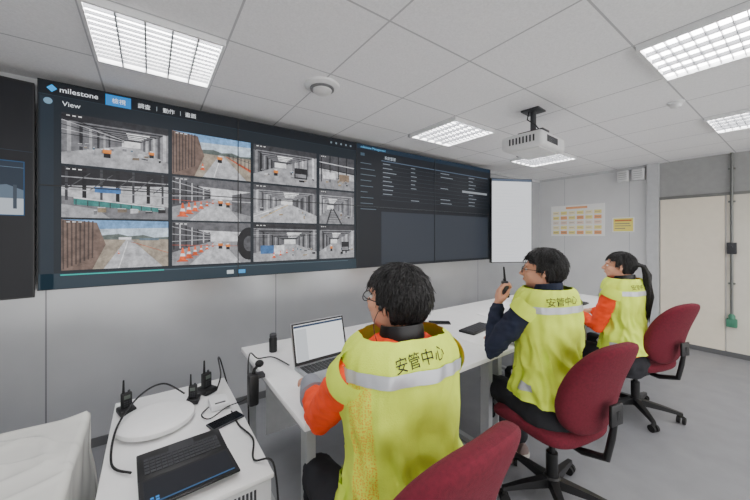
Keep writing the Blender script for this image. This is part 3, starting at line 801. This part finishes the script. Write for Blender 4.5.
def person(lbl, loc, yaw, dz, lean, hyaw, hpitch, hands, feet, jacket, opts):
    W = Matrix.Translation((loc[0], loc[1], 0)) @ Matrix.Rotation(yaw, 4, 'Z'); Wi = W.inverted()
    LY = lambda z: lean * (z - .5) + (.0 if z < .9 else -.25 * (z - .9) ** 2)
    V = Vector
    hs = opts.get('hs', 1.0)
    bs = opts.get('bs', 1.0)
    hp = V((opts.get('hx', 0), LY(1.2) + .035 + opts.get('hy', 0), 1.282 + dz))
    HM = Matrix.Translation(hp) @ Matrix.Rotation(hyaw, 4, 'Z') @ Matrix.Rotation(hpitch, 4, 'X') @ Matrix.Scale(hs, 4)
    def tp(z, th, off=0, wr=0, seed=0):
        a, b_ = ring_at(z); a = a * bs + off; b_ = b_ * bs + off
        n = 2.35
        c, s = cos(th), sin(th)
        if wr:
            low = ss(1.04, .82, z)
            q = wr * (noise.noise(V((c * 2.2 + seed, s * 2.2, z * 7))) + .6 * noise.noise(V((c * 5, s * 5 + seed, z * 11)))
                + 1.7 * low * (.42 - 1.8 * abs(noise.noise(V((c * 2.4 + seed, s * 2.4, z * 9 + c * 2)))))
                + .8 * ss(.85, .6, z) * noise.noise(V((c * 7 + seed, s * 7, z * 2))))
            a += q; b_ += q
        x = a * (1 if c > 0 else -1) * abs(c) ** (2 / n); y = b_ * (1 if s > 0 else -1) * abs(s) ** (2 / n)
        return V((x, y + LY(z), z + dz + off * ss(1.02, 1.15, z)))
    sk = MB()
    def torso(mb, off, z0, z1, n=16, seg=36, **k):
        mb.loft([[tp(z0 + (z1 - z0) * i / n, 2 * pi * j / seg, off, **k) for j in range(seg)] for i in range(n + 1)])
    torso(sk, -.020, .47, 1.19)
    def E(c, r_, R=None): sk.ell(c, r_, R=R, M=HM)
    E((0, -.012, .03), (.077, .098, .086)); E((0, .026, -.028), (.063, .068, .084)); E((0, .052, -.082), (.031, .032, .024))
    E((0, .01, -.06), (.058, .06, .045)); E((0, .082, .022), (.05, .016, .012)); E((-.038, .060, -.025), (.024, .026, .022)); E((.038, .060, -.025), (.024, .026, .022))
    sk.tube([(0, .086, .012), (0, .102, -.012), (0, .111, -.028)], [.008, .0100, .0125], 10, M=HM, round_=True)
    E((-.011, .097, -.034), (.009, .011, .008)); E((.011, .097, -.034), (.009, .011, .008))
    E((0, .089, -.053), (.021, .011, .006)); E((0, .087, -.063), (.018, .011, .0065)); E((0, .078, -.058), (.028, .014, .02))
    for s in (-1, 1):
        sk.ell((s * .079, -.008, -.005), (.008, .020, .031), R=Matrix.Rotation(s * .35, 3, 'Z'), M=HM); sk.ell((s * .082, -.016, .005), (.009, .012, .02), M=HM)
    sk.tube([V((0, LY(1.12) - .012, 1.11 + dz)), HM @ V((0, -.028, -.045))], [.06, .054], 20, round_=True)
    jk = MB()
    wrists = {}
    l1, l2 = opts.get('arm', (.30, .275))
    for s, hd in zip((-1, 1), hands):
        shp = V((s * .172 * bs, LY(1.08) + .0, 1.078 + dz)); wr_ = Wi @ V(hd['wrist'])
        el = ik(shp, wr_, l1, l2, (Wi.to_3x3() @ V(hd.get('pole', (s * .4, -.3, -1)))))
        sk.tube([shp, shp.lerp(el, .5), el, el.lerp(wr_, .45), wr_], [.046, .044, .036, .037, .028], 16, round_=True)
        ce = opts.get('sleeve', .9)
        jk.tube([shp + V((-s * .05, 0, .005)), shp, shp.lerp(el, .5), el, el.lerp(wr_, .45), el.lerp(wr_, ce)], [.058, .066, .063, .057, .050, .041], 20, round_=True)
        fd = Wi.to_3x3() @ V(hd['dir']); up = Wi.to_3x3() @ V(hd['up'])
        hM = frame(wr_, fd, up)
        hand(sk, hM, -s, hd.get('curl', .4), hd.get('thumb', 0), 1.0 * hs)
        wrists[s] = (el, wr_, hM)
    tr = MB(); shoes = []
    tr.ell((0, -.0, .50 + dz * .5), (.185 * bs, .15, .10))
    torso(tr, .004, .45, .60, 6)
    for s, ft in zip((-1, 1), feet):
        hip = V((s * .095, .01, .505 + dz * .5)); an = V(ft)
        kn = ik(hip, an, .43, .42, V((s * .12, .6, 1)))
        sk.tube([hip, hip.lerp(kn, .5), kn, kn.lerp(an, .35), an], [.08, .07, .052, .052, .034], 16, round_=True)
        sk.tube([an, an + V((0, .06, -.045)), an + V((s * .01, .14, -.06))], [.034, .035, .026], 12, round_=True)
        tr.tube([hip + V((0, -.03, 0)), hip.lerp(kn, .5), kn, kn.lerp(an, .4), kn.lerp(an, .93)], [.098, .088, .074, .064, .058], 18, round_=True)
        shoes.append((an, s))
    body = smooth_obj(remesh(sk, .0055, 2), 'person', M_skin, label=lbl, cat='person', loc=loc, rot=(0, 0, yaw))
    torso(jk, -.006, .56, 1.185)
    smooth_obj(remesh(jk, .009, 2, .0058, 17, seed=loc[0] * 9), 'jacket', jacket, body)
    smooth_obj(remesh(tr, .010, 3, .004, 14), 'trousers', M_pants, body)
    b = MB(); rings = []
    for i, (zz, rr_) in enumerate(((1.15, .080), (1.18, .074), (1.215, .069), (1.215, .063), (1.18, .062))):
        rings.append([V((rr_ * cos(2 * pi * j / 28), rr_ * .98 * sin(2 * pi * j / 28) + LY(zz) - .002, zz + dz - .012 * sin(2 * pi * j / 28))) for j in range(28)])
    b.loft(rings, cap=False); b.obj('collar', opts.get('collar', jacket), body)
    for (an, s) in shoes:
        M = Matrix.Translation((an.x, an.y, 0)) @ Matrix.Rotation(-s * .12, 4, 'Z')
        b = MB(); rings = []
        for y, w, h in ((-.065, .02, .05), (-.055, .034, .085), (-.02, .038, .10), (.03, .039, .092), (.08, .044, .07), (.13, .046, .055), (.17, .036, .045), (.188, .014, .034)):
            rings.append([(w * cos(t) * (1 if sin(t) > -.2 else .95), y, .02 + (h - .02) * max(0, sin(t)) + .0) for t in [2 * pi * j / 20 for j in range(20)]])
        b.loft(rings, M=M); b.obj('shoe', opts.get('shoe', mat('shoe_fabric', (120, 104, 100), .7)), body)
        b = MB(); out = [(w + .004, y) for y, w, h in ((-.068, .02, 0), (-.055, .036, 0), (0, .04, 0), (.08, .047, 0), (.13, .048, 0), (.17, .038, 0), (.192, .014, 0))]
        ol = [(w, y) for w, y in out] + [(-w, y) for w, y in reversed(out)]
        b.loft([[(x, y, .001) for x, y in ol], [(x, y, .024) for x, y in ol]], M=M); b.obj('shoe_sole', mat('sole_white', (205, 200, 190), .6), body)
    if opts.get('cuff'):
        el, wr_, hM = wrists[-1]
        b = MB(); b.tube([el.lerp(wr_, .5), el.lerp(wr_, .65), el.lerp(wr_, .8), el.lerp(wr_, .95)], [.060, .056, .049, .043], 22); b.obj('cuff', M_cuff, body)
    # vest
    seed = loc[0] * 3
    ZB = opts.get('zb', .57)
    voff = lambda z: .022 + opts.get('flare', .022) * ss(.85, .55, z)
    VW = .014
    n = 70; seg = 140
    b = MB(); b.loft([[tp(ZB + (1.172 - ZB) * i / n, 2 * pi * j / seg, voff(ZB + (1.172 - ZB) * i / n), VW, seed) for j in range(seg)] for i in range(n + 1)], cap=False)
    vest = b.obj('vest', M_lime, body, smooth=80, label='lime yellow high-visibility vest')
    bvh = BVHTree.FromPolygons([tuple(v) for v in b.v], b.f)
    def patch(z0, z1, t0, t1, m, name, lift=.004, lab=None, nz=6, nt=60):
        q = MB(); rings = []
        for i in range(nz + 1):
            z = z0 + (z1 - z0) * i / nz
            rings.append([tp(z, t0 + (t1 - t0) * j / nt, voff(z) + lift, VW, seed) for j in range(nt + 1)])
        q.loft(rings, closed=False); return q.obj(name, m, vest, smooth=80, label=lab)
    zb_ = opts.get('band', 1.062)
    patch(zb_, zb_ + .028, 0, 2 * pi, M_silver, 'reflective_band', nt=140)
    patch(.66, .70, radians(20), radians(195), M_silver, 'reflective_band', nt=80)
    for t in (radians(62), radians(112)): patch(.70, 1.05, t, t + radians(12), M_silver, 'reflective_strip', nt=6, nz=20)
    gm = MATS.get('mesh_fabric')
    if not gm:
        gm = mat('mesh_fabric', (205, 215, 70), .8)
        nt_ = gm.node_tree; vo = nt_.nodes.new('ShaderNodeTexVoronoi'); vo.inputs['Scale'].default_value = 170; vo.inputs['Randomness'].default_value = .6
        tc = nt_.nodes.new('ShaderNodeTexCoord'); nt_.links.new(tc.outputs['Object'], vo.inputs['Vector'])
        rp = nt_.nodes.new('ShaderNodeValToRGB'); rp.color_ramp.elements[0].color = lin((232, 178, 34)); rp.color_ramp.elements[1].color = lin((222, 236, 74)); rp.color_ramp.elements[0].position = .3; rp.color_ramp.elements[1].position = .55
        nt_.links.new(vo.outputs['Distance'], rp.inputs['Fac']); nt_.links.new(rp.outputs['Color'], gm.node_tree.nodes['Principled BSDF'].inputs['Base Color'])
    if opts.get('mesh'):
        patch(.74, zb_, radians(190), radians(221), gm, 'mesh_panel', lift=.002, nt=12, nz=24)
    patch(.61, .75, radians(140), radians(176), mat('lime_pocket', (206, 230, 66), .75), 'pocket', lift=.010, nt=10)
    for s in (-1, 1):
        el, wr_, hM = wrists[s]
        shp = V((s * .172 * bs, LY(1.08), 1.078 + dz)); dr = (el - shp).normalized()
        c = shp + dr * .012; Mx = frame(c, dr, V((0, 0, 1)))
        b = MB(); pts = [(.0745 * cos(a * pi / 14), 0, .076 * sin(a * pi / 14)) for a in range(28)]
        rings = [[(p[0] * k, y, p[2] * k) for p in pts] for y, k in ((-.06, .80), (-.03, .95), (.015, 1.0), (.018, .93), (-.03, .84))]
        b.loft(rings, cap=False, M=Mx); b.obj('armhole', M_lime, vest, smooth=60)
    vs, fs = text_data('安管中心', opts.get('ts', .045))
    wmax = max(v.x for v in vs); q = []
    for v in vs:
        xx = v.x - wmax / 2; tilt = opts.get('tilt', 0)
        o = V((xx + opts.get('tx', 0), -1, v.y + xx * tilt + opts.get('tz', 1.118) + dz))
        hit = bvh.ray_cast(o, V((0, 1, 0)))
        q.append(hit[0] + V((0, -.003, .001)) if hit[0] is not None else V((o.x, LY(1.1) - .12, o.z)))
    b = MB(); b.add(q, fs)
    b.obj('printed_text', M_rubber, vest, smooth=0, label='black printed characters')
    for s in (-1, 1):
        b = MB(); b.ell((s * .029, .0805, -.0005), (.0125, .0095, .0065), M=HM); b.mi = 1; b.ell((s * .029, .0875, -.0005), (.005, .004, .005), M=HM)
        b.obj('eye', [mat('eye_white', (235, 232, 228), .3), M_rubber], body)
        b = MB(); b.tube([(s * .012, .093, .018), (s * .03, .092, .024), (s * .046, .078, .019)], [.002, .003, .0016], 8, M=HM); b.obj('eyebrow', M_hair, body)
    b = MB(); b.ell((0, .0925, -.058), (.018, .008, .005), M=HM); b.obj('lips', mat('lips', (196, 122, 108), .5), body)
    # hair
    bm = bmesh.new(); bmesh.ops.create_icosphere(bm, subdivisions=6, radius=1)
    fluff = opts.get('fluff', .016); sd = opts.get('hseed', 0); C = V((0, -.012, .028)); long_ = opts.get('long', False)
    for v in bm.verts:
        nn = v.co.normalized()
        t = fluff * (1 + .25 * noise.noise(nn * 2 + V((sd, 0, 0))))
        az = math.atan2(nn.x, nn.y + .3)
        st = noise.noise(V((az * 9 + sd, nn.z * 2.2, 1))) * .006 + noise.noise(V((az * 30, nn.z * 4, sd))) * .004
        R_ = V((.078 + t, .099 + t, .087 + t + (.004)))
        p = C + V((nn.x * R_.x, nn.y * R_.y, nn.z * R_.z)) * 1.0 + nn * st
        if nn.z < 0 and nn.y < .1: p.z -= .02 * min(1, -nn.z * 2); p.y += .012 * (-nn.z)
        hl = .055 + .012 * noise.noise(V((p.x * 60, sd, 0))) - .018 * (abs(p.x) / .05 > 1.2)
        face = ss(.02, .05, p.y) * ss(hl + .012, hl - .006, p.z)
        side = ss(-.035, -.018, p.y) * ss(-.004, -.02, p.z) * (1 - ss(.02, .05, p.y))
        jag = .012 * noise.noise(V((az * 14, 3, sd)))
        nape = ss(-.055 + jag, -.078 + jag, p.z)
        k = max(face, side, nape)
        p2 = C + (p - C) * .72
        v.co = HM @ p.lerp(p2, k)
    me = bpy.data.meshes.new('hair'); bm.to_mesh(me); bm.free()
    for p in me.polygons: p.use_smooth = True
    me.materials.append(M_hair); hair = mkobj('hair', me, body)
    Rr = random.Random(int(sd * 7) + 1); b = MB()
    for i in range(opts.get('tufts', 900)):
        z = Rr.uniform(-.35, 1); a = Rr.uniform(0, 2 * pi); q = sqrt(max(0, 1 - z * z)); nn = V((q * cos(a), q * sin(a), z))
        p = C + V((nn.x * (.078 + fluff), nn.y * (.099 + fluff), nn.z * (.09 + fluff)))
        if p.y > .015 and p.z < .062: continue
        if p.y > -.03 and p.z < .0: continue
        if p.z < -.05: continue
        dn = V((Rr.uniform(-.3, .3), Rr.uniform(-.4, .2), -1)) if z < .75 else V((cos(a) + Rr.uniform(-.5, .5), sin(a) + Rr.uniform(-.4, .4), -.2))
        tg = (dn - nn * dn.dot(nn)).normalized(); l = Rr.uniform(.018, .04)
        b.tube([p - nn * .004 - tg * l * .6, p + nn * .0025, p + tg * l * .7 + nn * .002, p + tg * l * 1.3 + nn * Rr.uniform(-.006, .005)], [.001, .0022, .0017, .0004], 5, M=HM)
    b.obj('hair_tuft', M_hair, hair, smooth=60)
    if long_:
        b = MB()
        b.ell((0, -.122, .03), (.022, .022, .022), M=HM)
        pts = [(0, -.115, .035), (0, -.160, .022), (.0, -.185, -.04), (.0, -.195, -.12), (.005, -.215, -.22), (.01, -.212, -.32), (.012, -.222, -.42)]
        b.tube(pts, [.014, .020, .025, .026, .024, .017, .004], 16, M=HM)
        for i in range(30):
            a = i * 2 * pi / 30; o = V((cos(a), sin(a), 0)); j = lambda: Rr.uniform(.75, 1.4)
            b.tube([V(pts[1]) + o * .015, V(pts[2]) + o * .024 * j(), V(pts[3]) + o * .026 * j(), V(pts[4]) + o * .026 * j(), V(pts[5]) + o * .020 * j(), V(pts[6]) + o * .014 + V((0, 0, Rr.uniform(-.05, .03)))], [.003, .003, .003, .003, .0025, .0008], 6, M=HM)
        b.obj('ponytail', M_hair, hair)
    if opts.get('glasses'):
        b = MB()
        for s in (-1, 1):
            pts = [(s * .032 + .024 * cos(a * pi / 10), .102, -.002 + .018 * sin(a * pi / 10)) for a in range(21)]
            b.tube(pts, .0018, 6, M=HM)
            b.tube([(s * .056, .101, .004), (s * .080, .07, .005), (s * .088, .0, .005), (s * .088, -.02, -.008)], .0018, 6, M=HM)
        b.tube([(-.009, .103, .003), (.009, .103, .003)], .0018, 6, M=HM)
        b.obj('glasses', M_black, body)
    if opts.get('earpiece'):
        b = MB(); b.ell((-.092, -.002, -.008), (.008, .008, .01), M=HM)
        pts = [HM @ V((-.094, .0, -.012))]; e = V((-.10, LY(1.1) - .02, 1.175 + dz))
        s0 = pts[0]
        for i in range(1, 24):
            t = i / 24; p = s0.lerp(e, t); pts.append(p + V((-.014 * sin(t * pi), .004 * sin(t * 5), 0)))
        b.tube(pts, .0013, 6); b.obj('earpiece', M_black, body)
    return body, wrists, W

p1, w1, W1 = person('seated person in lime safety vest over orange jacket using a laptop', (.66, .745, 0), radians(-8), -.02, .09, radians(26), radians(8),
    [dict(wrist=(.585, 1.325, .825), dir=(.22, 1, -.33), up=(.1, .3, 1), curl=.35, pole=(-.35, -.3, -1)),
     dict(wrist=(.93, 1.33, .785), dir=(-.2, 1, -.12), up=(0, .1, 1), curl=.45, pole=(.5, -.1, -1))],
    [(-.13, .38, .085), (.14, .40, .085)], M_orange,
    dict(fluff=.015, hseed=2.3, tufts=1300, glasses=True, earpiece=True, cuff=True, collar=M_black, bs=1.0, tx=-.016, flare=.028, hs=.97, arm=(.325, .295), zb=.52, tz=1.130, tilt=.12, band=1.072, ts=.043, mesh=True, sleeve=.72))
p2, w2, W2 = person('seated person in lime safety vest over navy jacket holding a radio', (1.81, .855, 0), radians(-14), .0, .06, radians(36), radians(4),
    [dict(wrist=(1.70, 1.11, 1.075), dir=(.12, .0, 1), up=(-.6, .6, .0), curl=1.15, thumb=1, pole=(-.4, .3, -1)),
     dict(wrist=(2.02, 1.25, .785), dir=(-.2, 1, -.1), up=(0, .1, 1), curl=.4, pole=(.5, -.1, -1))],
    [(.04, .38, .085), (.16, .38, .085)], M_navy,
    dict(fluff=.013, hseed=5.1, tufts=900, glasses=True, collar=M_navy, flare=.022, tx=-.036, bs=.96, ts=.048, zb=.60, tz=1.120, tilt=.05, band=1.066))
p3, w3, W3 = person('seated person with black ponytail in lime safety vest over orange jacket', (3.11, .89, 0), radians(-8), -.05, .05, radians(26), radians(5),
    [dict(wrist=(3.14, 1.24, .785), dir=(.4, 1, -.1), up=(0, .1, 1), curl=.5, pole=(-.5, -.2, -1)),
     dict(wrist=(3.34, 1.22, .785), dir=(-.1, 1, -.1), up=(0, .1, 1), curl=.5, pole=(.5, -.1, -1))],
    [(.06, .36, .085), (.30, .30, .085)], M_orange,
    dict(fluff=.010, hseed=8.4, tufts=500, long=True, hs=.95, bs=.88, collar=M_black, flare=.018, zb=.62, ts=.042, tx=-.03))
el, wr_, hM = w2[-1]
pos = W2 @ hM @ Vector((.0, .085, -.040))
rd = radio(pos - Vector((0, 0, .055)), 0, 'black two-way radio held in a raised hand', charger=False)
rd.rotation_euler = (radians(-4), radians(4), radians(40))

# ------------------------------------------------------------------ world
w = bpy.data.worlds.new('world'); S.world = w; w.use_nodes = True
w.node_tree.nodes['Background'].inputs[0].default_value = (1, .985, .965, 1); w.node_tree.nodes['Background'].inputs[1].default_value = 2.7
